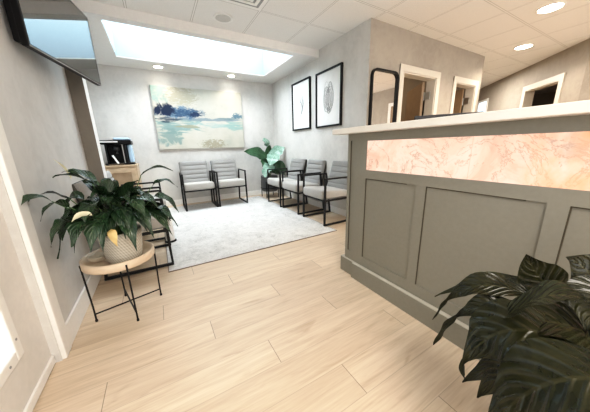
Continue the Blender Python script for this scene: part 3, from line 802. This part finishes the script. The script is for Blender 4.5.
fl((0.9, 0.18, 0.555), (0.84, 0.306, 0.591), (0.81, 0.362, 0.455), 0.04, nrm=(-0.6, 0.1, 0.8), wave=.18,fold=.3,peak=.40,tail=.5)
fl((0.815, 0.35, 0.497), (0.81, 0.37, 0.438), (0.8, 0.392, 0.364), 0.006, nrm=(-0.6, 0.1, 0.8), wave=.5,fold=.5,tail=.2)
fl((0.86, 0.165, 0.507), (0.8, 0.263, 0.543), (0.78, 0.31, 0.439), 0.038, nrm=(-0.6, 0.1, 0.8), wave=.22,fold=.35,peak=.40,tail=.5)
fl((0.785, 0.297, 0.48), (0.77, 0.329, 0.414), (0.76, 0.357, 0.301), 0.01, nrm=(-0.6, 0.1, 0.8), wave=.6,fold=.5,peak=.6,tail=.3)
fl((0.98, 0.11, 0.541), (0.95, 0.185, 0.572), (0.93, 0.22, 0.666), 0.058, nrm=(-0.75, -0.2, 0.6), wave=.10,fold=.25,peak=.55)
fl((0.92, 0.049, 0.563), (0.9, 0.079, 0.694), (0.86, 0.132, 0.712), 0.062, nrm=(-0.8, -0.3, 0.5), wave=.10,fold=.3)
fl((0.8, 0.038, 0.522), (0.72, 0.202, 0.597), (0.67, 0.232, 0.382), 0.08, nrm=(-0.55, 0.15, 0.9), wave=.12,fold=.15,peak=.5,tail=.8)
fl((0.675, 0.235, 0.405), (0.665, 0.235, 0.367), (0.66, 0.218, 0.355), 0.007, nrm=(-0.6, 0.1, 0.8), wave=.3,fold=.5)
fl((0.84, 0.025, 0.528), (0.8, 0.109, 0.607), (0.76, 0.18, 0.502), 0.06, nrm=(-0.4, 0.2, 1), wave=.1,fold=.2)
fl((0.86, 0.106, 0.511), (0.84, 0.065, 0.586), (0.82, 0.013, 0.55), 0.055, nrm=(-0.4, 0.2, 1), wave=.1,fold=.2)
fl((0.8, 0.103, 0.449), (0.77, 0.186, 0.403), (0.74, 0.248, 0.258), 0.042, nrm=(-0.3, 0.2, 1), wave=.12,fold=.2)
fl((0.76, 0.077, 0.473), (0.72, 0.163, 0.439), (0.7, 0.194, 0.286), 0.045, nrm=(-0.6, 0.1, 0.8), wave=.12,fold=.2)
fl((0.66, -0.021, 0.577), (0.6, 0.081, 0.608), (0.56, 0.129, 0.358), 0.078, nrm=(-0.45, 0.15, 1), wave=.08,fold=.15,peak=.45)
fl((0.95, 0.048, 0.482), (0.92, 0.12, 0.513), (0.9, 0.187, 0.43), 0.06, nrm=(-0.5, 0.1, 0.8), wave=.1,fold=.2)
fl((0.88, 0.026, 0.461), (0.86, 0.083, 0.482), (0.84, 0.145, 0.423), 0.06, nrm=(-0.5, 0.1, 0.8), wave=.1,fold=.2)
fl((0.8, 0.016, 0.432), (0.76, 0.076, 0.468), (0.72, 0.127, 0.409), 0.06, nrm=(-0.5, 0.1, 0.8), wave=.1,fold=.2)
fl((0.93, 0.066, 0.509), (0.92, 0.104, 0.581), (0.9, 0.149, 0.574), 0.05, nrm=(-0.7, -0.1, 0.7), wave=.1,fold=.2)
fl((0.86, 0.036, 0.646), (0.84, 0.065, 0.663), (0.8, 0.064, 0.572), 0.06, nrm=(-0.7, -0.1, 0.7), wave=.1,fold=.2)
finish_leaves('foliage', bm, M_leafdark, fp)
bm, uvl = leafmesh()
fl((0.95, 0.185, 0.555), (0.9, 0.293, 0.586), (0.86, 0.425, 0.418), 0.038, nrm=(-0.4, 0.1, 1), wave=.16,fold=.2,peak=.36,tail=.8)
fl((0.76, 0.2, 0.516), (0.74, 0.133, 0.678), (0.73, 0.069, 0.676), 0.046, nrm=(-0.35, 0.25, 1), wave=.10,fold=.2,peak=.5)
finish_leaves('foliage', bm, M_leafolive, fp)['label'] = 'paler olive upper leaves'
link('stem', bs, M_stemdark, fp, True)

# ------------------------------------------------------------------ light
def lamp(kind, name, loc, energy, col, size=.1, rot=(0, 0, 0), **k):
    l = bpy.data.lights.new(name, kind); l.energy = energy; l.color = col
    if kind == 'AREA': l.size = size
    else: l.shadow_soft_size = size
    for a, v in k.items(): setattr(l, a, v)
    o = bpy.data.objects.new(name, l); C.objects.link(o); o.location = loc; o.rotation_euler = rot; return o
warm = (1, .86, .70)
for x in (.212, 1.347): lamp('SPOT', 'spot_lamp', (x, 4.545, SZ-.012), 9, warm, .04, spot_size=math.radians(120), spot_blend=.7)
lamp('SPOT', 'spot_lamp', (3.80, 1.15, CZ-.012), 60, warm, .07, spot_size=math.radians(150), spot_blend=.6)
lamp('SPOT', 'spot_lamp', (4.92, 1.70, CZ-.012), 45, warm, .07, spot_size=math.radians(150), spot_blend=.6)
lamp('AREA', 'office_fill_lamp', (.35, -.9, 2.30), 34, (1, .93, .84), 1.1)  # added fill lamp, out of view, brightens the near room
lamp('AREA', 'corridor_fill_lamp', (5.9, 2.9, 2.30), 32, (1, .92, .82), .6)  # added fill to lift the dark angled wall, no fixture seen
lamp('AREA', 'far_room_fill_lamp', (7.0, 1.4, 2.30), 10, (1, .85, .68), .5)  # unseen lamp added to lighten the room past the far door
lamp('AREA', 'room_fill_lamp', (3.2, 3.2, 2.30), 5, (1, .88, .72), .5)  # added fill so the first doorway's interior is less dark
lamp('AREA', 'room_fill_lamp', (4.4, 3.2, 2.30), 4, (1, .88, .72), .4)  # same added fill behind the second doorway
lamp('AREA', 'office_fill_lamp', (3.0, -.9, 2.30), 40, (1, .90, .78), 1.1)  # second added fill, out of view on the desk side
w = bpy.data.worlds.new('World'); bpy.context.scene.world = w; w.use_nodes = True
w.node_tree.nodes['Background'].inputs[0].default_value = (1, .975, .95, 1); w.node_tree.nodes['Background'].inputs[1].default_value = 2.0

# ------------------------------------------------------------------ camera
cam = bpy.data.cameras.new('camera'); co = bpy.data.objects.new('camera', cam); C.objects.link(co)
r_ = Vector((.866, -.500, -.0241)); 
yaw, pitch, roll = 0.517554818, -0.248406435, -0.0248743545
fw = Vector((math.sin(yaw)*math.cos(pitch), math.cos(yaw)*math.cos(pitch), math.sin(pitch)))
rr = Vector((math.cos(yaw), -math.sin(yaw), 0)); uu = rr.cross(fw)
r2 = rr*math.cos(roll)+uu*math.sin(roll); u2 = uu*math.cos(roll)-rr*math.sin(roll)
m = Matrix((r2, u2, -fw)).transposed().to_4x4(); m.translation = Vector((0, 0, 1)); co.matrix_world = m
cam.sensor_fit = 'HORIZONTAL'; cam.sensor_width = 36; cam.lens = 234.3668/590*36; cam.clip_start = .02
sc = bpy.context.scene; sc.camera = co
vs_ = sc.view_settings
vs_.view_transform = 'Standard'; vs_.look = 'None'; vs_.exposure = EXPO
vs_.use_curve_mapping = True
cmap = vs_.curve_mapping
cmap.use_clip = True; cmap.clip_min_x = 0; cmap.clip_min_y = 0; cmap.clip_max_x = 4.0; cmap.clip_max_y = 1.0
cv_ = cmap.curves[3]
TONE = [(0, 0), (.04, .027), (.12, .108), (.3, .315), (.55, .60), (.8, .765), (1.1, .855), (1.7, .925), (2.6, .965), (4.0, 1.0)]
cv_.points[0].location = TONE[0]; cv_.points[1].location = TONE[-1]
for q in TONE[1:-1]: cv_.points.new(*q)
cmap.update()
sc.cycles.use_denoising = True
sc.cycles.max_bounces = 8
